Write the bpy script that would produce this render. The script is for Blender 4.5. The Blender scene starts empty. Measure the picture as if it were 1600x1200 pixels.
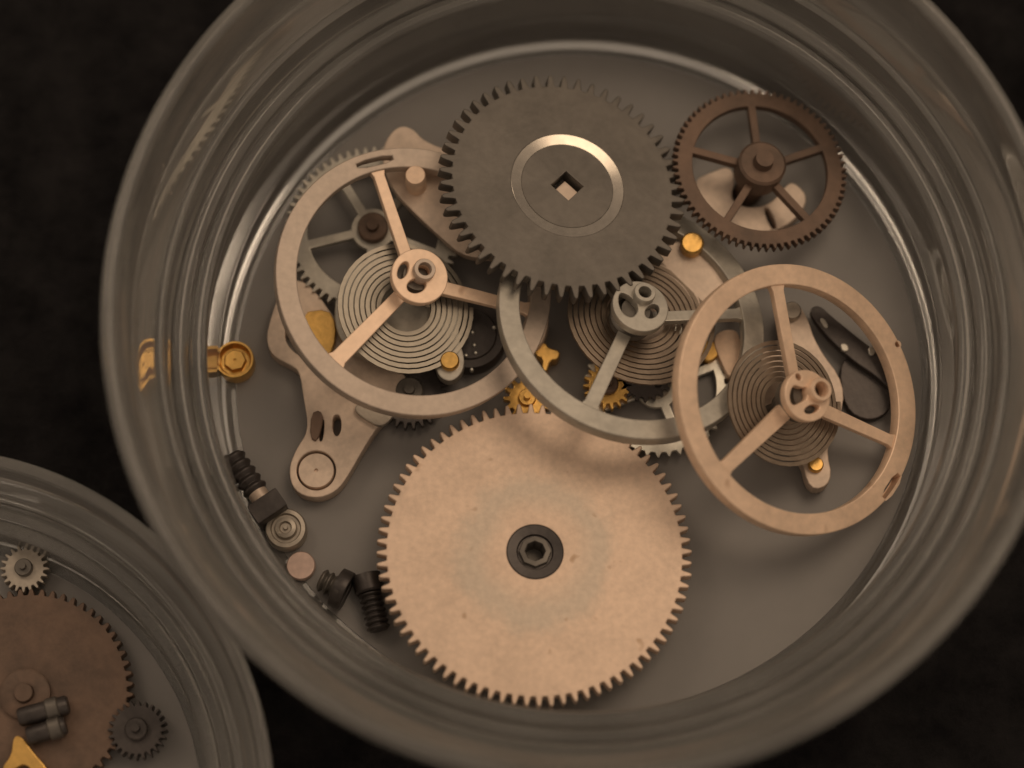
import bpy, bmesh, math, random
from mathutils import Vector, Matrix

random.seed(7)
S = 0.001                                   # everything below is modelled in millimetres
sc = bpy.context.scene
col = sc.collection

# ------------------------------------------------------------------ camera
TILT = math.radians(16.0)                   # lens leans this far off the vertical
FPX = 4000.0                                # focal length in photo pixels (photo 1600 wide)
DIST = 110.0                                # mm from lens to the dish floor at the picture centre
FLOOR = 1.5                                 # dish floor above the cloth, mm
VX = Vector((1, 0, 0))
VU = Vector((0, math.cos(TILT), math.sin(TILT)))
VZ = Vector((0, -math.sin(TILT), math.cos(TILT)))
CAMP = Vector((0, 0, FLOOR)) + VZ * DIST
cd = bpy.data.cameras.new('camera'); cam = bpy.data.objects.new('camera', cd); col.objects.link(cam)
cam.matrix_world = Matrix((( VX.x, VU.x, VZ.x, CAMP.x * S), (VX.y, VU.y, VZ.y, CAMP.y * S), (VX.z, VU.z, VZ.z, CAMP.z * S), (0, 0, 0, 1)))
cd.sensor_width = 36.0; cd.lens = 36.0 * FPX / 1600.0
cd.clip_start = 0.005; cd.clip_end = 5.0
cd.dof.use_dof = True; cd.dof.aperture_fstop = 23.0; cd.dof.focus_distance = 0.1075
sc.camera = cam

# ------------------------------------------------------------------ light
world = bpy.data.worlds.new('World'); sc.world = world; world.use_nodes = True
wb = world.node_tree.nodes['Background']
wb.inputs[0].default_value = (1.0, 0.80, 0.62, 1); wb.inputs[1].default_value = 0.30
def area(name, loc, target, size, power, colour):
    ld = bpy.data.lights.new(name, 'AREA'); ld.shape = 'DISK'; ld.size = size * S; ld.energy = power; ld.color = colour
    o = bpy.data.objects.new(name, ld); col.objects.link(o)
    o.location = Vector(loc) * S
    o.rotation_euler = (Vector(target) - Vector(loc)).to_track_quat('-Z', 'Y').to_euler()
    return o
area('ceiling_lamp', (72, 70, 200), (2, 0, 0), 110, 0.082, (1.0, 0.77, 0.55))
area('side_lamp', (-105, 85, 150), (2, 0, 0), 70, 0.028, (1.0, 0.78, 0.57))
vs = sc.view_settings
vs.view_transform = 'Standard'; vs.look = 'None'; vs.gamma = 1.0; vs.exposure = 0.25

# ------------------------------------------------------------------ pixels to places
def ray(px, py):
    d = VX * ((px - 800) / FPX) + VU * (-(py - 600) / FPX) - VZ
    return d
def P(px, py, z):
    """point seen at a pixel, z mm above the dish floor"""
    d = ray(px, py); t = (FLOOR + z - CAMP.z) / d.z
    return CAMP + d * t
def frame(c, n):
    n = n.normalized(); y = VU - n * VU.dot(n); y.normalize(); x = y.cross(n)
    return Matrix(((x.x, y.x, n.x, c.x), (x.y, y.y, n.y, c.y), (x.z, y.z, n.z, c.z), (0, 0, 0, 1)))
def flat(px, py, z):
    c = P(px, py, z)
    return Matrix.Translation(c)
def disc(px, py, z, tilt, dx, dy):
    """frame of a round thing seen as an ellipse: tilt to the line of sight, image direction of the short axis"""
    t = math.radians(tilt); l = math.hypot(dx, dy)
    n = VZ * math.cos(t) + (VX * (dx / l) + VU * (-dy / l)) * math.sin(t)
    return frame(P(px, py, z), n)
def mmpx(M):
    return -(M.translation - CAMP).dot(VZ) / FPX
def loc(M, px, py, off=0.0):
    """pixel -> (u, v) on the plane of M, off mm along its normal"""
    n = M.col[2].xyz; c = M.translation + n * off; d = ray(px, py)
    t = (c - CAMP).dot(n) / d.dot(n)
    q = M.inverted() @ (CAMP + d * t)
    return (q.x, q.y)
def tr(M, pts, off=0.0):
    return [loc(M, *p, off) for p in pts]

# ------------------------------------------------------------------ meshes
def plate(outlines, t, ztop=0.0, bevel=0.04, sharp=35):
    """flat part cut from sheet: first outline is the edge, others are holes; chamfered; returns mesh (metres)"""
    cu = bpy.data.curves.new('tmp', 'CURVE'); cu.dimensions = '2D'; cu.fill_mode = 'BOTH'
    cu.extrude = max(t / 2 - bevel, 0.001); cu.bevel_depth = bevel; cu.bevel_resolution = 1; cu.offset = -bevel
    for k, pts in enumerate(outlines):
        a = sum(p[0] * q[1] - q[0] * p[1] for p, q in zip(pts, pts[1:] + pts[:1]))
        if (a < 0) == (k == 0): pts = pts[::-1]
        sp = cu.splines.new('POLY'); sp.points.add(len(pts) - 1); sp.use_cyclic_u = True
        for i, p in enumerate(pts): sp.points[i].co = (p[0], p[1], 0, 1)
    ob = bpy.data.objects.new('tmp', cu)
    me = bpy.data.meshes.new_from_object(ob)
    bpy.data.objects.remove(ob); bpy.data.curves.remove(cu)
    bm = bmesh.new(); bm.from_mesh(me)
    bmesh.ops.remove_doubles(bm, verts=bm.verts, dist=1e-4)
    bmesh.ops.recalc_face_normals(bm, faces=bm.faces)
    for v in bm.verts: v.co.z += ztop - t / 2
    me = finish(bm, me, sharp)
    for p in me.polygons:
        if abs(p.normal.z) > .985: p.use_smooth = False      # flat sheet faces
    return me
def finish(bm, me=None, sharp=35):
    for v in bm.verts: v.co *= S
    me = me or bpy.data.meshes.new('m')
    bm.to_mesh(me); bm.free()
    for p in me.polygons: p.use_smooth = True
    me.set_sharp_from_angle(angle=math.radians(sharp))
    return me
def lathe(prof, n=64, sharp=35, closed=False, wob=0.0):
    """profile [(r, z)] spun about z"""
    bm = bmesh.new(); rings = []
    for r, z in prof:
        if r < 1e-6: rings.append([bm.verts.new((0, 0, z))])
        else: rings.append([bm.verts.new((r * math.cos(2 * math.pi * i / n), r * math.sin(2 * math.pi * i / n), z)) for i in range(n)])
    pairs = list(zip(rings, rings[1:])) + ([(rings[-1], rings[0])] if closed else [])
    for a, b in pairs:
        for i in range(n):
            j = (i + 1) % n
            if len(a) == 1 and len(b) == 1: continue
            if len(a) == 1: f = (a[0], b[i], b[j])
            elif len(b) == 1: f = (a[i], b[0], a[j])
            else: f = (a[i], b[i], b[j], a[j])
            bm.faces.new(f)
    bmesh.ops.recalc_face_normals(bm, faces=bm.faces)
    return finish(bm, None, sharp)
def sweep(pts, w, h, closed=False, sharp=40):
    """rectangular wire (w across, h high) along points"""
    bm = bmesh.new(); rows = []
    for i, p in enumerate(pts):
        p = Vector(p); a = Vector(pts[max(i - 1, 0)]); b = Vector(pts[min(i + 1, len(pts) - 1)])
        d = (b - a).normalized(); up = Vector((0, 0, 1)); s = d.cross(up)
        if s.length < 1e-4: s = Vector((1, 0, 0))
        s.normalize(); u = s.cross(d)
        rows.append([bm.verts.new(p + s * (w / 2 * sx) + u * (h / 2 * sy)) for sx, sy in ((-1, -1), (1, -1), (1, 1), (-1, 1))])
    for a, b in zip(rows, rows[1:]):
        for k in range(4): bm.faces.new((a[k], a[(k + 1) % 4], b[(k + 1) % 4], b[k]))
    bm.faces.new(rows[0][::-1]); bm.faces.new(rows[-1])
    bmesh.ops.recalc_face_normals(bm, faces=bm.faces)
    return finish(bm, None, sharp)
def circ(r, n=64, cx=0, cy=0, ry=None, rot=0.0):
    ry = ry or r; c, s = math.cos(rot), math.sin(rot); out = []
    for i in range(n):
        a = 2 * math.pi * i / n; x, y = r * math.cos(a), ry * math.sin(a)
        out.append((cx + x * c - y * s, cy + x * s + y * c))
    return out
def smooth(pts, it=2):
    for _ in range(it):
        q = []
        for a, b in zip(pts, pts[1:] + pts[:1]):
            q += [(a[0] * .75 + b[0] * .25, a[1] * .75 + b[1] * .25), (a[0] * .25 + b[0] * .75, a[1] * .25 + b[1] * .75)]
        pts = q
    return pts
TOOTH = [(-.5, 0), (-.33, 0), (-.27, .18), (-.22, .5), (-.16, .82), (-.08, 1), (.08, 1), (.16, .82), (.22, .5), (.27, .18), (.33, 0)]
SAW = [(-.5, 0), (-.30, .05), (-.20, .55), (-.10, .95), (.03, 1), (.10, .8), (.20, .4), (.32, .05)]
def gear(n, root, tip, prof=TOOTH, jit=0.0, ph=0.0):
    out = []
    for k in range(n):
        j = 1 + random.uniform(-jit, jit)
        for f, h in prof:
            a = 2 * math.pi * (k + f + ph) / n; r = root + (tip - root) * h * j
            out.append((r * math.cos(a), r * math.sin(a)))
    return out
def window(r0, r1, a0, a1, hw0, hw1, n=14):
    """opening between two spokes at angles a0, a1 (half widths hw0 at hub, hw1 at rim)"""
    o = []
    for i in range(n + 1):
        b0, b1 = a0 + hw1 / r1, a1 - hw1 / r1; a = b0 + (b1 - b0) * i / n
        o.append((r1 * math.cos(a), r1 * math.sin(a)))
    for i in range(n + 1):
        b0, b1 = a0 + hw0 / r0, a1 - hw0 / r0; a = b1 + (b0 - b1) * i / n
        o.append((r0 * math.cos(a), r0 * math.sin(a)))
    return o
def spokes_wheel(n_t, root, tip, rin, rhub, n_s, a0, hw, bore, prof=TOOTH, jit=0.0):
    o = [gear(n_t, root, tip, prof, jit)]
    for k in range(n_s):
        b = math.radians(a0) + 2 * math.pi * k / n_s
        o.append(window(rhub, rin, b, b + 2 * math.pi / n_s, hw, hw))
    if bore: o.append(circ(bore, 20))
    return o
def screw_mesh(r, length, pitch, head_r=0, head_h=0, n=20):
    prof = [(0, 0)]
    z = 0.0
    while z < length - 1e-6:
        prof += [(r * .76, z + .02), (r, z + pitch * .42), (r, z + pitch * .58), (r * .76, z + pitch * .98)]; z += pitch
    if head_r: prof += [(head_r * .93, z + .0), (head_r, z + .07), (head_r, z + head_h - .07), (head_r * .93, z + head_h), (0, z + head_h)]
    else: prof += [(0, z)]
    return lathe(prof, n, 30)

# ------------------------------------------------------------------ materials
def nodes(m): m.use_nodes = True; return m.node_tree.nodes, m.node_tree.links
def metal(name, c, metallic=.75, rough=.38, var=.18, scale=500, bump=.05, stain=None, ring=None, aniso=None, spots=None):
    m = bpy.data.materials.new(name); N, L = nodes(m); b = N['Principled BSDF']
    tc = N.new('ShaderNodeTexCoord')
    n1 = N.new('ShaderNodeTexNoise'); n1.inputs['Scale'].default_value = scale; n1.inputs['Detail'].default_value = 6; n1.inputs['Roughness'].default_value = .65
    n2 = N.new('ShaderNodeTexNoise'); n2.inputs['Scale'].default_value = scale * 9; n2.inputs['Detail'].default_value = 3
    L.new(tc.outputs['Object'], n1.inputs['Vector']); L.new(tc.outputs['Object'], n2.inputs['Vector'])
    r = N.new('ShaderNodeValToRGB'); L.new(n1.outputs['Fac'], r.inputs['Fac'])
    d = stain or tuple(x * (1 - 2 * var) for x in c)
    r.color_ramp.elements[0].position = .36; r.color_ramp.elements[0].color = (*d, 1)
    r.color_ramp.elements[1].position = .58; r.color_ramp.elements[1].color = (*c, 1)
    cur = r.outputs['Color']
    if ring:                                # worn ring round the middle, broken up by the noise
        r0, r1, rc, amt = ring
        ln = N.new('ShaderNodeVectorMath'); ln.operation = 'LENGTH'; L.new(tc.outputs['Object'], ln.inputs[0])
        rr = N.new('ShaderNodeValToRGB'); sca = N.new('ShaderNodeMath'); sca.operation = 'MULTIPLY'; sca.inputs[1].default_value = 1 / (0.008)
        wob = N.new('ShaderNodeMath'); wob.operation = 'MULTIPLY_ADD'; wob.inputs[1].default_value = .0022
        L.new(n1.outputs['Fac'], wob.inputs[0]); L.new(ln.outputs['Value'], wob.inputs[2])
        sub = N.new('ShaderNodeMath'); sub.operation = 'SUBTRACT'; sub.inputs[1].default_value = .0011; L.new(wob.outputs[0], sub.inputs[0])
        L.new(sub.outputs[0], sca.inputs[0]); L.new(sca.outputs[0], rr.inputs['Fac'])
        e = rr.color_ramp.elements; e[0].position = r0 / 8 - .06; e[0].color = (0, 0, 0, 1); e[1].position = r0 / 8 + .05; e[1].color = (amt,) * 3 + (1,)
        a = e.new(r1 / 8); a.color = (amt,) * 3 + (1,); a = e.new(r1 / 8 + .09); a.color = (0, 0, 0, 1)
        mx = N.new('ShaderNodeMixRGB'); mx.inputs[2].default_value = (*rc, 1); L.new(rr.outputs['Color'], mx.inputs[0]); L.new(cur, mx.inputs[1]); cur = mx.outputs[0]
    if spots:
        v = N.new('ShaderNodeTexNoise'); v.inputs['Scale'].default_value = spots[0]; v.inputs['Detail'].default_value = 2; L.new(tc.outputs['Object'], v.inputs['Vector'])
        vr = N.new('ShaderNodeValToRGB'); L.new(v.outputs['Fac'], vr.inputs['Fac'])
        vr.color_ramp.elements[0].position = .68; vr.color_ramp.elements[0].color = (0, 0, 0, 1); vr.color_ramp.elements[1].position = .74; vr.color_ramp.elements[1].color = (.7, .7, .7, 1)
        mx = N.new('ShaderNodeMixRGB'); mx.inputs[2].default_value = (*spots[1], 1); L.new(vr.outputs['Color'], mx.inputs[0]); L.new(cur, mx.inputs[1]); cur = mx.outputs[0]
    gr = N.new('ShaderNodeMapRange'); gr.inputs[1].default_value = .3; gr.inputs[2].default_value = .7; gr.inputs[3].default_value = .92; gr.inputs[4].default_value = 1.06
    L.new(n2.outputs['Fac'], gr.inputs[0])
    gm = N.new('ShaderNodeVectorMath'); gm.operation = 'SCALE'; L.new(cur, gm.inputs[0]); L.new(gr.outputs[0], gm.inputs['Scale']); cur = gm.outputs[0]
    L.new(cur, b.inputs['Base Color'])
    b.inputs['Metallic'].default_value = metallic
    rm = N.new('ShaderNodeMapRange'); rm.inputs[3].default_value = rough - .08; rm.inputs[4].default_value = rough + .12
    L.new(n1.outputs['Fac'], rm.inputs[0]); L.new(rm.outputs[0], b.inputs['Roughness'])
    bp = N.new('ShaderNodeBump'); bp.inputs['Strength'].default_value = bump; bp.inputs['Distance'].default_value = .00012
    mxb = N.new('ShaderNodeMath'); mxb.operation = 'MULTIPLY_ADD'; mxb.inputs[1].default_value = 2.2
    L.new(n1.outputs['Fac'], mxb.inputs[0]); L.new(n2.outputs['Fac'], mxb.inputs[2])
    L.new(mxb.outputs[0], bp.inputs['Height']); L.new(bp.outputs['Normal'], b.inputs['Normal'])
    return m
M_NICKEL = metal('warm_nickel', (.74, .555, .42), .40, .45, .10, 420, .05, ring=(2.1, 2.9, (.50, .44, .36), .55), spots=(900, (.38, .24, .14)))
M_ROSE = metal('rose_brass', (.92, .665, .475), .2, .38, .09, 350, .04, spots=(700, (.5, .3, .18)))
M_STEEL = metal('pale_steel', (.52, .48, .41), .55, .36, .12, 380, .04)
M_SILVER = metal('white_metal', (.78, .74, .64), .7, .32, .10, 400, .04)
M_PLATE = metal('nickel_plate', (.72, .57, .45), .3, .42, .14, 380, .05)
M_RIM = metal('greyed_nickel', (.56, .455, .37), .3, .46, .10, 380, .05)
M_COIL = metal('grey_spring', (.30, .265, .215), .55, .36, .1, 500, .03)
M_COIL2 = metal('brown_spring', (.33, .255, .19), .6, .34, .1, 500, .03)
M_DULL = metal('dull_nickel', (.46, .40, .33), .6, .42, .16, 420, .05)
M_DARKG = metal('grey_steel', (.18, .16, .138), .55, .46, .14, 300, .06)
M_POLISH = metal('polished_steel', (.46, .41, .35), 1.0, .2, .05, 300, .01)
M_BLACK = metal('blackened_steel', (.085, .072, .066), .5, .40, .2, 500, .08)
M_BRASS = metal('gilt_brass', (.80, .48, .14), .8, .30, .16, 500, .05)
M_OLDBR = metal('tarnished_bronze', (.185, .12, .085), .45, .52, .2, 350, .08, stain=(.11, .075, .055))
M_PINK = metal('pale_pink_metal', (.66, .48, .40), .4, .45, .1, 400, .04)
M_SPRING = metal('spring_steel', (.56, .50, .41), .8, .28, .1, 500, .02)

def clear(name, haze, tint, rough):
    """cloudy moulded plastic: clear refraction with a share of milky scatter"""
    m = bpy.data.materials.new(name); N, L = nodes(m); b = N['Principled BSDF']; out = N['Material Output']
    b.inputs['Base Color'].default_value = (*tint, 1); b.inputs['Transmission Weight'].default_value = 1.0
    b.inputs['Roughness'].default_value = rough; b.inputs['IOR'].default_value = 1.48
    tc = N.new('ShaderNodeTexCoord'); nz = N.new('ShaderNodeTexNoise'); nz.inputs['Scale'].default_value = 260; nz.inputs['Detail'].default_value = 7
    L.new(tc.outputs['Object'], nz.inputs['Vector'])
    mr = N.new('ShaderNodeMapRange'); mr.inputs[1].default_value = .3; mr.inputs[2].default_value = .7; mr.inputs[3].default_value = haze * .75; mr.inputs[4].default_value = haze * 1.25
    L.new(nz.outputs['Fac'], mr.inputs[0])
    df = N.new('ShaderNodeBsdfDiffuse'); df.inputs[0].default_value = (.44, .42, .39, 1)
    mx = N.new('ShaderNodeMixShader'); L.new(mr.outputs[0], mx.inputs[0]); L.new(b.outputs[0], mx.inputs[1]); L.new(df.outputs[0], mx.inputs[2])
    L.new(mx.outputs[0], out.inputs['Surface'])
    bp = N.new('ShaderNodeBump'); bp.inputs['Strength'].default_value = .012; bp.inputs['Distance'].default_value = .0003
    L.new(nz.outputs['Fac'], bp.inputs['Height']); L.new(bp.outputs[0], b.inputs['Normal'])
    return m
M_WALL = clear('clear_plastic', .22, (.97, .96, .93), .035)
def floor_mat():
    m = bpy.data.materials.new('milky_plastic'); N, L = nodes(m); b = N['Principled BSDF']; out = N['Material Output']
    tc = N.new('ShaderNodeTexCoord'); nz = N.new('ShaderNodeTexNoise'); nz.inputs['Scale'].default_value = 160; nz.inputs['Detail'].default_value = 8; nz.inputs['Roughness'].default_value = .6
    L.new(tc.outputs['Object'], nz.inputs['Vector'])
    r = N.new('ShaderNodeValToRGB'); r.color_ramp.elements[0].position = .3; r.color_ramp.elements[0].color = (.25, .232, .218, 1); r.color_ramp.elements[1].position = .75; r.color_ramp.elements[1].color = (.30, .28, .262, 1)
    L.new(nz.outputs['Fac'], r.inputs['Fac']); L.new(r.outputs[0], b.inputs['Base Color'])
    b.inputs['Roughness'].default_value = .42; b.inputs['IOR'].default_value = 1.45
    t = N.new('ShaderNodeBsdfTransparent'); mx = N.new('ShaderNodeMixShader'); mx.inputs[0].default_value = .88
    L.new(t.outputs[0], mx.inputs[1]); L.new(b.outputs[0], mx.inputs[2]); L.new(mx.outputs[0], out.inputs['Surface'])
    return m
M_FLOOR = floor_mat()
def cloth_mat():
    m = bpy.data.materials.new('black_cloth'); N, L = nodes(m); b = N['Principled BSDF']
    tc = N.new('ShaderNodeTexCoord'); nz = N.new('ShaderNodeTexNoise'); nz.inputs['Scale'].default_value = 420; nz.inputs['Detail'].default_value = 8; nz.inputs['Roughness'].default_value = .7
    L.new(tc.outputs['Object'], nz.inputs['Vector'])
    r = N.new('ShaderNodeValToRGB'); r.color_ramp.elements[0].position = .35; r.color_ramp.elements[0].color = (.006, .0055, .006, 1); r.color_ramp.elements[1].position = .75; r.color_ramp.elements[1].color = (.022, .02, .02, 1)
    L.new(nz.outputs['Fac'], r.inputs['Fac']); L.new(r.outputs[0], b.inputs['Base Color'])
    b.inputs['Roughness'].default_value = .95; b.inputs['Specular IOR Level'].default_value = .1
    bp = N.new('ShaderNodeBump'); bp.inputs['Strength'].default_value = .8; bp.inputs['Distance'].default_value = .0006
    L.new(nz.outputs['Fac'], bp.inputs['Height']); L.new(bp.outputs[0], b.inputs['Normal'])
    return m
M_CLOTH = cloth_mat()

# ------------------------------------------------------------------ scene tree
def met(M):
    M = M.copy(); M.translation = M.translation * S; return M
def thing(name, label, cat, M, group=None):
    o = bpy.data.objects.new(name, None); o.empty_display_size = .001; col.objects.link(o)
    o.matrix_world = met(M); o['label'] = label; o['category'] = cat
    if group: o['group'] = group
    o['_m'] = [v for row in M for v in row]
    return o
WM = {}
def part(name, me, mat, parent, M, label=None):
    """M is the part's own frame in the scene (mm)"""
    o = bpy.data.objects.new(name, me); me.name = name; col.objects.link(o)
    if not me.materials: me.materials.append(mat)
    WM[o.name] = M
    o.parent = parent
    pm = WM[parent.name] if parent.name in WM else Matrix([parent['_m'][i * 4:i * 4 + 4] for i in range(4)])
    o.matrix_local = met(pm.inverted() @ M)
    if label: o['label'] = label
    return o
def solo(name, me, mat, M, label, cat, group=None):
    o = bpy.data.objects.new(name, me); me.name = name; col.objects.link(o); me.materials.append(mat)
    o.matrix_world = met(M); o['label'] = label; o['category'] = cat
    if group: o['group'] = group
    return o
T = Matrix.Translation

# ------------------------------------------------------------------ cloth
bm = bmesh.new()
G = 90
vv = [[bm.verts.new((-150 + 300 * i / G, -150 + 300 * j / G, -.04 * random.random())) for j in range(G + 1)] for i in range(G + 1)]
for i in range(G):
    for j in range(G): bm.faces.new((vv[i][j], vv[i + 1][j], vv[i + 1][j + 1], vv[i][j + 1]))
o = bpy.data.objects.new('ground', finish(bm, None, 180)); col.objects.link(o); o.data.materials.append(M_CLOTH); o['kind'] = 'structure'

# ------------------------------------------------------------------ dishes
def arc(cx, cz, r, a0, a1, n=5):
    return [(cx + r * math.cos(math.radians(a0 + (a1 - a0) * i / n)), cz + r * math.sin(math.radians(a0 + (a1 - a0) * i / n))) for i in range(n + 1)]
WALL = ([(14.75, -1.2), (14.75, 0)] + arc(14.75, .6, .6, -90, 0, 6)[1:] + [(15.40, 1.8), (15.33, 2.0), (15.42, 4.7)] + arc(15.82, 4.9, .42, 185, 50, 8) +
        [(16.13, 5.08)] + arc(16.52, 5.28, .36, 205, 30, 9) + [(16.88, 5.6), (16.97, 6.3)] + arc(17.15, 6.55, .18, 180, 40, 5) + [(17.4, 6.85), (17.75, 8.2), (17.9, 8.3), (18.1, 9.2), (18.35, 9.9)] + arc(18.66, 10.2, .34, 160, 0, 9) +
        [(18.95, 8.4), (18.8, 8.2), (18.55, 5.4), (18.2, 3.2), (18.1, 1.0), (17.9, .8), (17.65, -.9)] + arc(17.15, -1.0, .5, 0, -90, 5) + [(16, -1.5), (15.8, -1.3), (15.2, -1.3)])
def dish(c, s, label, sz=1.0):
    M = T(Vector((c.x, c.y, FLOOR * sz)))
    t = thing('plastic_dish', label, 'dish', T(Vector((c.x, c.y, 0))), None)
    part('wall', lathe([(r * s, z * sz) for r, z in WALL], 480, 50, True), M_WALL, t, M)
    part('floor', lathe([(0, 0), (14.74 * s, 0), (14.74 * s, -1.1 * sz), (0, -1.1 * sz)], 96), M_FLOOR, t, M)
    return t
DC = P(904, 582, 0)
dish(DC, 1.0, 'large round clear dish filled with gears and three spoked wheels')
LS, LSZ = .785, .42
LC = Vector((-23.6, -18.1, 0))
v = Vector((LC.x - DC.x, LC.y - DC.y)); v = v.normalized() * max(v.length, 18.3 + 19.0 * LS + .05)
LC = Vector((DC.x + v.x, DC.y + v.y, 0))
dish(LC, LS, 'small round clear dish holding dark parts and a bronze gear', LSZ)
RC = P(1590, 300, 2.5) + Vector((19.0 * .7, 0, 0))
dish(RC, .70, 'clear dish with only its warm lit edge showing past the large dish', LSZ)

# ------------------------------------------------------------------ big silver barrel wheel
def big_gear():
    th = math.degrees(math.acos(231.1 / 248))
    M = disc(836, 862, 2.05, th, .17, -.99)
    k = mmpx(M); R = 247 * k
    t = thing('barrel_wheel', 'largest gear, pale warm silver with fine teeth and a dark centre hub', 'gear', M)
    part('toothed_plate', plate([gear(80, R - 15 * k, R, TOOTH, .06), circ(44 * k, 48)], .55, 0, .05), M_NICKEL, t, M)
    part('drum', lathe([(R * .80, -.5), (R * .80, -1.5), (R * .78, -1.6), (1.3, -1.6)], 80), M_PLATE, t, M)
    part('hub', lathe([(46.5 * k, -.35), (46.5 * k, -.04), (43 * k, .03), (29 * k, -.02), (27 * k, -.12), (15 * k, -.12), (15 * k, -.6)], 48), M_BLACK, t, M)
    part('arbor', lathe([(26 * k, -.13), (24.5 * k, .09), (17 * k, .12), (15.5 * k, .05), (15.5 * k, -.9), (0, -.9)], 8), M_DARKG, t, M)
    return t
big_gear()

# ------------------------------------------------------------------ dark ratchet wheel
def dark_gear():
    M = disc(880, 288, 4.1, 27.5, .47, -.88)
    k = mmpx(M); R = 197 * k
    t = thing('ratchet_wheel', 'dark grey gear with coarse teeth, raised boss and square hole', 'gear', M)
    c = loc(M, 887, 289)
    def sq(r, a0=45): return [(c[0] + r * math.cos(math.radians(a0 + 90 * i)), c[1] + r * math.sin(math.radians(a0 + 90 * i))) for i in range(4)]
    part('toothed_plate', plate([gear(52, R - 20 * k, R, TOOTH, .05), circ(90 * k, 48, c[0], c[1])], .6, 0, .05), M_DARKG, t, M)
    Mb = M @ T((c[0], c[1], 0))
    part('countersink', lathe([(91 * k, -.55), (91 * k, -.02), (90 * k, .0), (74 * k, -.075), (72 * k, -.2), (72 * k, -.55)], 96, 30, True), M_POLISH, t, Mb)
    part('boss', plate([circ(74 * k, 48), [(x - c[0], y - c[1]) for x, y in sq(26 * k, 88)]], .75, -.05, .03), M_DARKG, t, Mb)
    part('lit_hole_wall', plate([[(x - c[0], y - c[1] - .25) for x, y in sq(25 * k, 88)]], .4, -.42, .03), M_PLATE, t, Mb)  # pale stub added to stand for the lit lower walls of the hole
    return t
dark_gear()

# ------------------------------------------------------------------ balance wheels
def spiral(r0, r1, turns, n=40):
    N = int(turns * n); return [((r0 + (r1 - r0) * i / N) * math.cos(2 * math.pi * i / n), (r0 + (r1 - r0) * i / N) * math.sin(2 * math.pi * i / n), 0) for i in range(N + 1)]
def balance(label, M, major, spk, mat, spkmat, hub, slot=None, pit=None, coil=None, rimw=33, rise=.9, coilmat=None):
    k = mmpx(M); R = major * k; Ri = R - rimw * k
    base = T(Vector((M.translation.x, M.translation.y, FLOOR)))
    t = thing('balance_wheel', label, 'balance wheel', base)
    holes = [circ(Ri, 96)]
    if slot:
        a, b = loc(M, *slot[0]), loc(M, *slot[1]); an = math.atan2(b[1] - a[1], b[0] - a[0]); l = math.hypot(b[0] - a[0], b[1] - a[1]); w = slot[2] * k
        q = [(-l / 2, -w), (l / 2, -w), (l / 2, w), (-l / 2, w)]
        holes.append(smooth([((a[0] + b[0]) / 2 + x * math.cos(an) - y * math.sin(an), (a[1] + b[1]) / 2 + x * math.sin(an) + y * math.cos(an)) for x, y in q], 1))
    if pit: c = loc(M, *pit[:2]); holes.append(circ(pit[2] * k, 16, *c))
    rim = part('rim', plate([circ(R, 128)] + holes, .62, 0, .05), mat, t, M)
    for (px, py), w0, w1 in spk:
        e = loc(M, px, py); an = math.atan2(e[1], e[0])
        a, b = .9, Ri + .12; w0 *= k; w1 *= k
        q = [(a, -w0), (b - .35, -w1), (b, -w1 * 1.5), (b, w1 * 1.5), (b - .35, w1), (a, w0)]
        part('spoke', plate([[(x * math.cos(an) - y * math.sin(an), x * math.sin(an) + y * math.cos(an)) for x, y in q]], .34, -.09, .035), spkmat, t, M)
    # roller table: raised pierced disc with an off-centre tube
    hr, hc, hh, tube = hub
    Mh = M @ T((0, 0, rise)); kh = mmpx(Mh); c = loc(Mh, *hc)
    h = part('roller', plate([circ(hr * kh, 56, *c)] + [smooth(tr(Mh, p), 2) for p in hh] + [circ(tube[3] * kh * .95, 20, *loc(M @ T((0, 0, rise + .35)), *tube[:2]))], .42, 0, .04), spkmat, t, Mh)
    tc_ = loc(M @ T((0, 0, rise + .35)), *tube[:2])
    part('tube', lathe([(tube[2] * kh, -.9), (tube[2] * kh, -.05), (tube[2] * kh * .93, 0), (tube[3] * kh * 1.06, 0), (tube[3] * kh, -.06), (tube[3] * kh, -.9)], 32), mat, h, M @ T((tc_[0], tc_[1], rise + .35)))
    part('staff', lathe([(0, rise - .40), (.62, rise - .40), (.62, -.05), (.95, -.1), (.95, -.42), (.5, -.45), (.42, -1.6), (.2, -1.65), (.16, -3.0), (0, -3.0)], 24), M_DARKG, t, M)  # dark steel chosen so the roller's holes look shaded inside
    r0, r1, tn, dz, cpx = coil; ox, oy = loc(M @ T((0, 0, dz)), *cpx)
    part('hairspring', sweep(spiral(r0, r1, tn), (r1 - r0) / tn * .72, .10), coilmat or M_SPRING, t, M @ T((ox, oy, dz)))
    return t

# the frames of the three wheels
B1 = disc(649, 437, 3.55, 21.2, .67, -.74)
B2 = disc(989, 494, 3.35, 30.5, .42, -.91)
B3 = disc(1250, 622, 3.75, 27.2, .92, -.40)
def ell(cx, cy, rx, ry, rot=0, n=10):
    return [(cx + rx * math.cos(2 * math.pi * i / n) * math.cos(rot) - ry * math.sin(2 * math.pi * i / n) * math.sin(rot),
             cy + rx * math.cos(2 * math.pi * i / n) * math.sin(rot) + ry * math.sin(2 * math.pi * i / n) * math.cos(rot)) for i in range(n)]
bal1 = balance('spoked wheel over silver coil spring and keyhole shaped foot plate', B1, 220,
    [((591, 266), 10, 9), ((532, 556), 11, 13), ((790, 472), 11, 9)], M_RIM, M_ROSE,
    (45, (656, 431), [ell(630, 422, 8, 15, .42), ell(651, 446, 16, 12, -.3)], (664, 420, 17.5, 10.5)),
    slot=((558, 259), (614, 246), 6), coil=(1.0, 2.9, 8, -1.0, (632, 480)), coilmat=M_COIL)
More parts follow.
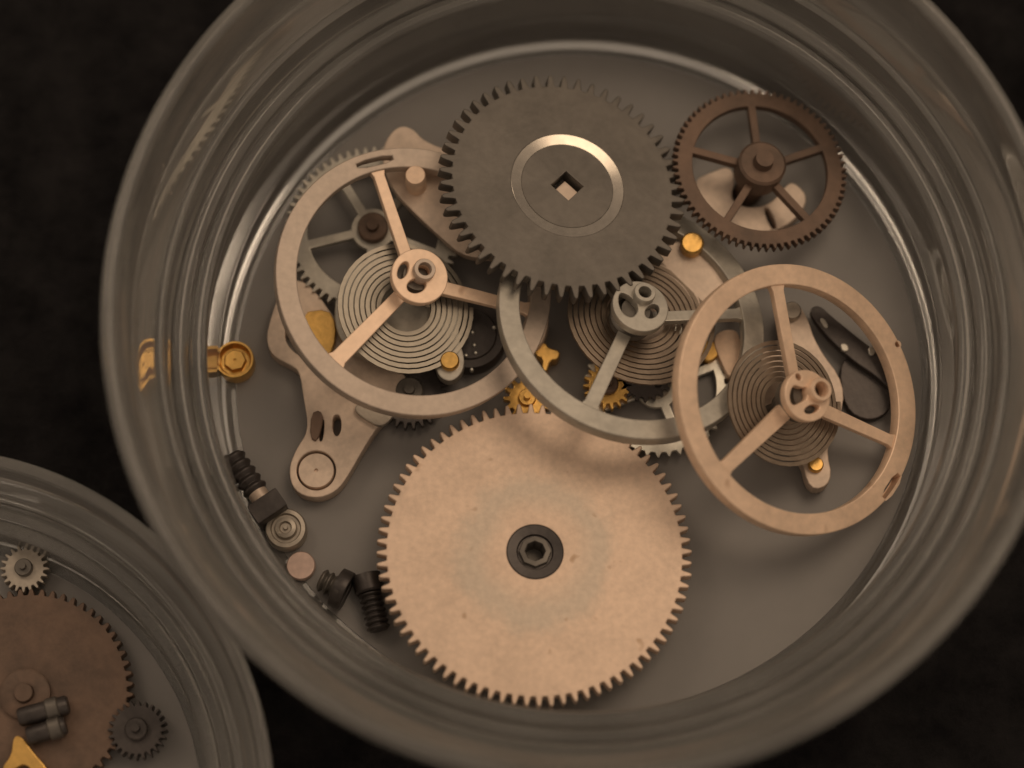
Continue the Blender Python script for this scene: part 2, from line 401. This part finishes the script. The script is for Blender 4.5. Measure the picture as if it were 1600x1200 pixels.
bal2 = balance('grey steel spoked wheel lapping over big silver gear, under dark grey gear', B2, 214,
    [((918, 645), 11, 12), ((1170, 487), 9, 9), ((905, 350), 10, 10)], M_STEEL, M_STEEL,
    (45, (1001, 478), [[(968, 455), (985, 462), (1000, 480), (990, 497), (975, 492), (966, 475)], ell(1019, 486, 10, 13, .8)], (1008, 456, 17.5, 10)),
    coil=(1.0, 3.2, 9, -.95, (1000, 496)), coilmat=M_COIL2)
bal3 = balance('rose gold spoked wheel with a slot in its rim, leaning against the grey wheel', B3, 215,
    [((1216, 440), 9, 10), ((1405, 692), 11, 9), ((1133, 733), 14, 11)], M_ROSE, M_ROSE,
    (41, (1262, 618), [[(1240, 600), (1254, 606), (1262, 604), (1262, 622), (1254, 628), (1238, 635), (1233, 618)], ell(1269, 639, 13, 7, -.35), ell(1248, 589, 4, 6, -.5)], (1284, 608, 19, 12)),
    slot=((1405, 742), (1382, 778), 7), pit=(1403, 538, 4.5), coil=(.9, 2.7, 8, -1.0, (1224, 628)), coilmat=M_COIL2)

# bridges (cocks) that belong to the wheels
def traced(name, pts, z, t, mat, parent, holes=(), it=2, bevel=.05, label=None):
    M = flat(pts[0][0], pts[0][1], z)
    return part(name, plate([smooth(tr(M, pts), it)] + [smooth(tr(M, h), 2) for h in holes], t, 0, bevel), mat, parent, M, label)
foot = traced('cock', [(475, 430), (440, 450), (424, 492), (415, 530), (425, 556), (455, 571), (468, 580), (474, 620), (483, 672), (462, 702), (450, 735), (459, 768), (492, 780), (525, 769), (545, 742), (575, 688), (603, 650), (650, 600), (600, 560), (540, 520)],
    .95, .9, M_PLATE, bal1, holes=[[(443, 522), (452, 505), (478, 540), (500, 580), (478, 562), (452, 545)], ell(494, 735, 31, 31, 0, 24), [(500, 655), (507, 655), (505, 688), (498, 690)], [(520, 648), (532, 648), (534, 672), (526, 684), (519, 672)]])
Mj = flat(494, 735, .93); kj = mmpx(Mj)
part('end_cap', lathe([(0, -.12), (2.6 * kj, -.12), (3.2 * kj, 0), (27 * kj, .0), (28 * kj, -.05), (28 * kj, -.85), (0, -.85)], 48), M_PLATE, foot, Mj)
part('seat', lathe([(0, 0), (33 * kj, 0), (33 * kj, -.4), (0, -.4)], 32), M_BLACK, foot, flat(494, 735, .5))
traced('regulator', [(486, 645), (500, 640), (506, 655), (496, 690), (484, 684)], 1.1, .3, M_OLDBR, bal1, it=1)
traced('stud_carrier', [(560, 628), (585, 640), (610, 640), (615, 652), (595, 668), (570, 655), (552, 640)], 1.25, .35, M_DULL, bal1)
hub1 = traced('bridge', [(540, 425), (520, 480), (528, 530), (560, 556), (602, 566), (645, 562), (667, 552), (678, 562), (684, 588), (704, 598), (722, 584), (727, 560), (716, 530), (719, 490), (727, 468), (700, 440), (640, 410), (585, 395)],
    2.05, .7, M_STEEL, bal1)
Ms = flat(703, 566, 2.05); ks = mmpx(Ms)
part('stud', lathe([(0, .35), (13 * ks, .35), (15 * ks, .27), (15 * ks, -.1)], 24), M_BRASS, hub1, Ms)
cock2 = traced('cock', [(985, 440), (1030, 392), (1062, 372), (1098, 392), (1150, 440), (1112, 472), (1090, 482), (1050, 490), (1060, 540), (1020, 575), (950, 570), (900, 530), (930, 480)], 1.45, .8, M_PLATE, bal2)
M2 = flat(1080, 388, 1.3); k2 = mmpx(M2)
part('stud', lathe([(0, .75), (15 * k2, .75), (18 * k2, .66), (18 * k2, -.1)], 28), M_BRASS, cock2, M2)
traced('arm', [(838, 488), (858, 488), (856, 515), (842, 545), (826, 532), (824, 512)], 1.6, 1.6, M_PLATE, bal2, label='pale tan arm')
cock3 = traced('cock', [(1212, 482), (1240, 468), (1260, 490), (1276, 540), (1322, 600), (1312, 660), (1290, 696), (1303, 755), (1264, 769), (1250, 706), (1190, 694), (1152, 645), (1148, 590), (1172, 535), (1222, 556)], 1.15, .9, M_PLATE, bal3)
M3 = flat(1274, 728, 1.1); k3 = mmpx(M3)
part('screw', lathe([(0, .35), (10 * k3, .35), (12 * k3, .27), (12 * k3, -.1)], 20), M_BRASS, cock3, M3)
M3 = flat(1236, 490, 1.1)
part('screw', lathe([(0, .5), (13 * k3, .5), (15 * k3, .42), (15 * k3, -.1)], 20), M_DULL, cock3, M3)

# ------------------------------------------------------------------ loose parts under the wheels
def loose(name, label, cat, px, py, z, group=None): return thing(name, label, cat, flat(px, py, z), group)
def wheel(name, label, px, py, z, t, mat, nt, root, tip, rin, rhub, ns, a0, hw, bore, piv, pm, th=None, dirv=(0, -1), prof=TOOTH, jit=.05, cat='gear'):
    M = flat(px, py, z) if th is None else disc(px, py, z, th, *dirv)
    k = mmpx(M); o = thing(name, label, cat, M)
    out = spokes_wheel(nt, root * k, tip * k, rin * k, rhub * k, ns, a0, hw * k, bore * k if bore else 0, prof, jit) if ns else [gear(nt, root * k, tip * k, prof, jit)] + ([circ(bore * k, 24)] if bore else [])
    part('toothed_rim', plate(out, t, 0, .035), mat, o, M)
    if piv:
        r, h, d = piv
        part('pinion', lathe([(0, h + .25), (r * k * .35, h + .25), (r * k * .4, h), (r * k * .9, h), (r * k, h - .06), (r * k, -d), (0, -d)], 24), pm, o, M)
    return o
wheel('spoked_gear', 'silver five spoked gear peeking out past the rim beside the tan bridge', 583, 358, 1.15, .35, M_STEEL, 60, 127, 138, 103, 34, 5, 194, 7, 0, (24, .35, 1.15), M_OLDBR)
br = loose('train_bridge', 'tan nickel bridge with rounded lobe and round pin beside dark grey gear', 'bridge', 660, 300, 0)
pl = traced('plate', [(596, 250), (602, 218), (622, 196), (644, 199), (662, 220), (704, 236), (760, 260), (790, 400), (728, 404), (690, 372), (640, 326), (610, 292)], 2.3, .55, M_PLATE, br)
Mp = flat(650, 283, 2.9); kp = mmpx(Mp)
part('pin', lathe([(0, .75), (14.5 * kp, .75), (16 * kp, .68), (16 * kp, -.9)], 32), M_ROSE, pl, Mp)
traced('leg', [(620, 205), (650, 205), (700, 260), (700, 340), (660, 330)], 1.8, 1.78, M_PLATE, br)
dr = loose('steel_barrel', 'blackened barrel with small bright studs between the two spoked wheels', 'barrel', 735, 532, 0)
k_ = mmpx(flat(735, 532, 1))
part('drum', lathe([(0, 1.0), (40 * k_, 1.0), (42 * k_, .9), (54 * k_, .9), (57 * k_, .75), (57 * k_, 0), (0, 0)], 48), M_BLACK, dr, flat(735, 532, 0))
for px, py in ((737, 497), (738, 520), (741, 540), (728, 556), (743, 552), (737, 578), (772, 512)):
    part('stud', lathe([(0, .14), (2.2 * k_, .12), (3.4 * k_, 0), (3.4 * k_, -.1)], 10), M_SILVER, dr, flat(px, py, 1.0))
wheel('pinion_gear', 'dark steel gear in the shade below the coil spring', 640, 612, .75, .4, M_BLACK, 26, 50, 60, 0, 0, 0, 0, 0, 0, (22, .25, .75), M_DARKG)
wheel('brass_gear', 'yellow brass gear wedged between two wheel rims above the big silver gear', 824, 622, .95, .5, M_BRASS, 14, 28, 38, 0, 0, 0, 0, 0, 8, (14, .2, .95), M_BRASS)
bl = loose('brass_lever', 'small yellow brass lever beside the pale tan arm', 'lever', 860, 552, 0)
traced('arm', [(838, 540), (852, 534), (858, 544), (876, 548), (872, 562), (860, 562), (854, 582), (846, 576), (848, 560), (836, 556)], .95, .95, M_BRASS, bl, it=1)
wheel('brass_pinion', 'toothed brass pinion lying beside the lower spoke of the grey wheel', 950, 602, 1.0, .5, M_BRASS, 18, 30, 39, 0, 0, 0, 0, 0, 9, (16, .3, 1.0), M_OLDBR)
wheel('escape_wheel', 'bright white four spoked wheel on the dish floor under the grey wheel', 1027, 604, .55, .3, M_SILVER, 40, 106, 114, 92, 34, 4, 201, 7, 0, (20, .2, .55), M_DULL, prof=SAW)
wheel('steel_pinion', 'dark steel gear lying over the hub of the bright white wheel', 1008, 582, 1.0, .3, M_BLACK, 20, 40, 47, 0, 0, 0, 0, 0, 0, (18, .25, .4), M_DARKG)
bb = loose('brass_stud', 'tiny brass stud beside the tan bridge finger', 'stud', 1108, 548, 0)
traced('body', [(1096, 535), (1112, 530), (1124, 545), (1120, 560), (1104, 566), (1094, 552)], .9, .9, M_BRASS, bb, it=1)
b5 = loose('bridge_finger', 'tan bridge finger seen between the grey and rose wheel rims', 'bridge', 1140, 545, 0)
traced('plate', [(1112, 528), (1130, 514), (1156, 516), (1158, 560), (1142, 596), (1126, 566)], .95, .95, M_ROSE, b5)
bp_ = loose('brass_plate', 'gold coloured brass plate under the coil spring wheel', 'plate', 497, 515, 0)
traced('body', [(470, 488), (512, 482), (526, 505), (522, 545), (506, 562), (484, 530)], 1.4, .5, M_BRASS, bp_, it=1)
pf = loose('pallet_lever', 'blackened curved lever with bright tips inside the rose wheel', 'lever', 1340, 545, 0)
lv = traced('arm', [(1262, 486), (1278, 474), (1302, 496), (1342, 528), (1378, 556), (1412, 596), (1408, 622), (1392, 608), (1364, 584), (1330, 562), (1292, 526)], .95, .5, M_BLACK, pf)
traced('body', [(1310, 560), (1350, 555), (1390, 590), (1395, 640), (1360, 660), (1318, 640)], .5, .5, M_BLACK, pf)
for q in ([(1280, 498), (1287, 496), (1296, 510), (1289, 514)], [(1312, 536), (1324, 536), (1328, 548), (1316, 550)], [(1356, 542), (1366, 540), (1368, 554), (1358, 556)]):
    traced('tip', q, 1.05, .3, M_STEEL, lv, it=1)
# rusty centre wheel
BR = disc(1188, 262, 2.5, 23, .35, -.94)
kb = mmpx(BR)
cw = thing('centre_wheel', 'rusty brown five spoked gear near the dish wall', 'gear', BR)
part('toothed_rim', plate(spokes_wheel(72, 131 * kb, 139 * kb, 108 * kb, 36 * kb, 5, 92, 6 * kb, 0), .4, 0, .035), M_OLDBR, cw, BR)
part('hub', lathe([(0, .9), (14 * kb, .9), (16 * kb, .5), (34 * kb, .5), (38 * kb, .4), (38 * kb, -.6), (26 * kb, -.7), (22 * kb, -2.75), (0, -2.75)], 40), M_OLDBR, cw, BR)
sb = loose('shadow_gap_bridge', 'pale bridge plate with shadow gaps cut in under the rusty brown gear', 'bridge', 1170, 320, 0)
traced('plate', [(1082, 282), (1108, 270), (1140, 258), (1150, 280), (1140, 312), (1170, 326), (1205, 318), (1225, 292), (1240, 282), (1266, 310), (1240, 348), (1196, 366), (1140, 352), (1100, 330)], .8, .8, M_PLATE, sb,
       holes=[[(1192, 326), (1200, 322), (1216, 356), (1206, 360)], [(1226, 312), (1232, 306), (1248, 328), (1240, 336)]])  # slits cut through to stand for gaps of shadow and spokes

# ------------------------------------------------------------------ small parts by the wall
Mb = flat(370, 571, 0); kb = mmpx(Mb)
bu = thing('brass_cup', 'round brass bushing standing alone on the dish floor by the wall', 'bushing', Mb)
cup = part('body', lathe([(0, 0), (29 * kb, 0), (30 * kb, .1), (30 * kb, .85), (29 * kb, .95), (26 * kb, .95), (24 * kb, .8), (22 * kb, .55), (0, .55)], 48), M_BRASS, bu, Mb)
part('core', lathe([(0, .72), (2.4 * kb, .72), (2.8 * kb, .84), (16 * kb, .84), (18 * kb, .76), (18 * kb, .5), (0, .5)], 7), M_BRASS, bu, Mb)
def lying(px, py, z, px2, py2, z2):
    a, b = P(px, py, z), P(px2, py2, z2); d = (b - a).normalized()
    return T(a) @ d.to_track_quat('Z', 'Y').to_matrix().to_4x4(), (b - a).length
M, l = lying(362, 712, .62, 402, 770, .72)
st = thing('stem_screw', 'dark threaded stem with square block head lying against the dish wall', 'screw', M)
part('thread', screw_mesh(.55, l, l / 5), M_BLACK, st, M)
part('collar', lathe([(0, 0), (.42, 0), (.42, .62), (0, .62)], 20), M_PLATE, st, M @ T((0, 0, l - .05)))
part('head', plate([[(-.72, -.62), (.72, -.62), (.72, .62), (-.72, .62)]], .95, 0, .1), M_BLACK, st, M @ T((0, 0, l + 1.35)))
Mw = flat(449, 832, 0); kw = mmpx(Mw)
jw = thing('stepped_cap', 'grey stepped round cap with concentric rings on the dish floor', 'cap', Mw)
part('body', lathe([(0, 0), (31 * kw, 0), (32 * kw, .1), (32 * kw, .7), (30 * kw, .8), (24 * kw, .82), (22 * kw, .70), (18 * kw, .70), (16 * kw, .95), (10 * kw, 1.0), (8 * kw, .85), (4 * kw, .85), (3 * kw, 1.0), (0, 1.0)], 48), M_DULL, jw, Mw)
solo('metal_disc', lathe([(0, 0), (21 * kw, 0), (22.5 * kw, .06), (22.5 * kw, .3), (21 * kw, .36), (0, .36)], 36), M_PINK, flat(471, 886, .0), 'small plain pinkish disc lying next to the grey stepped cap', 'disc')
M, l = lying(500, 905, .62, 528, 918, .62)
s2 = thing('slotted_screw', 'dark short screw with pale shank lying by the pinkish disc', 'screw', M)
part('shank', screw_mesh(.5, l, l / 3), M_DARKG, s2, M)
part('head', plate([circ(.85, 28), [(-.7, -.1), (.7, -.1), (.7, .1), (-.7, .1)]], .55, 0, .06), M_BLACK, s2, M @ T((0, 0, l + .45)))
M, l = lying(578, 925, .62, 592, 985, .62)
s3 = thing('long_screw', 'dark threaded screw tucked under the edge of the big silver gear', 'screw', M)
part('thread', screw_mesh(.5, l, l / 7), M_BLACK, s3, M)
part('head', lathe([(0, 0), (.6, 0), (.62, .08), (.62, .7), (.55, .78), (0, .78)], 24), M_BLACK, s3, M @ T((0, 0, -.75)))

# ------------------------------------------------------------------ contents of the small dish
LZ = FLOOR * LSZ - FLOOR
def lwheel(name, label, px, py, z, t, mat, nt, root, tip, bore, piv, pm): return wheel(name, label, px, py, z + LZ, t, mat, nt, root, tip, 0, 0, 0, 0, 0, bore, piv, pm)
lwheel('bronze_gear', 'broad brown bronze gear inside the small dish', 40, 1085, 1.0, .6, M_OLDBR, 60, 158, 168, 0, (40, .3, 1.0), M_OLDBR)
lwheel('small_steel_gear', 'small grey toothed gear by the wall of the small dish', 38, 888, .9, .6, M_DULL, 20, 30, 38, 8, (14, .3, .9), M_DARKG)
for i, (a, b, lab) in enumerate((((28, 1122), (108, 1100), 'dark slotted bar lying on the bronze gear above its twin'), ((42, 1152), (104, 1132), 'dark slotted bar lying on the bronze gear next to the gilt clip'))):
    M, l = lying(*a, 1.45 + LZ, *b, 1.45 + LZ)
    o = thing('slotted_bar', lab, 'bar', M)
    part('shaft', lathe([(0, 0), (.34, .03), (.4, .12), (.4, l - .12), (.34, l - .03), (0, l)], 20), M_BLACK, o, M)
    part('sleeve', lathe([(.4, 0), (.47, .06), (.47, .5), (.4, .56)], 20), M_DARKG, o, M @ T((0, 0, l * .55)))
gc = loose('gilt_clip', 'bright gilt clip lying on the bronze gear in the small dish', 'clip', 30, 1175, LZ)
traced('body', [(20, 1152), (32, 1148), (52, 1176), (78, 1205), (60, 1216), (40, 1192), (24, 1200), (8, 1212), (2, 1200), (18, 1180)], 1.5 + LZ, .5, M_BRASS, gc)
lwheel('black_crown_gear', 'black toothed crown gear at the right wall of the small dish', 214, 1140, 1.3, .7, M_BLACK, 24, 38, 46, 10, (18, .3, 1.3), M_BLACK)

# lint caught on the rim of the large dish
pts = [(.0, 0, 0), (-.12, .25, .05), (-.1, .55, .02), (.08, .8, .06), (.02, 1.1, .0), (-.2, 1.3, .04)]
solo('lint_fibre', sweep(pts, .035, .035), M_PLATE, T(Vector((DC.x - 18.55 * math.cos(.33), DC.y + 18.55 * math.sin(.33), FLOOR + 6.0))), 'thin pale fibre stuck to the outside of the large dish', 'fibre')

for o in bpy.data.objects:
    if '_m' in o: del o['_m']
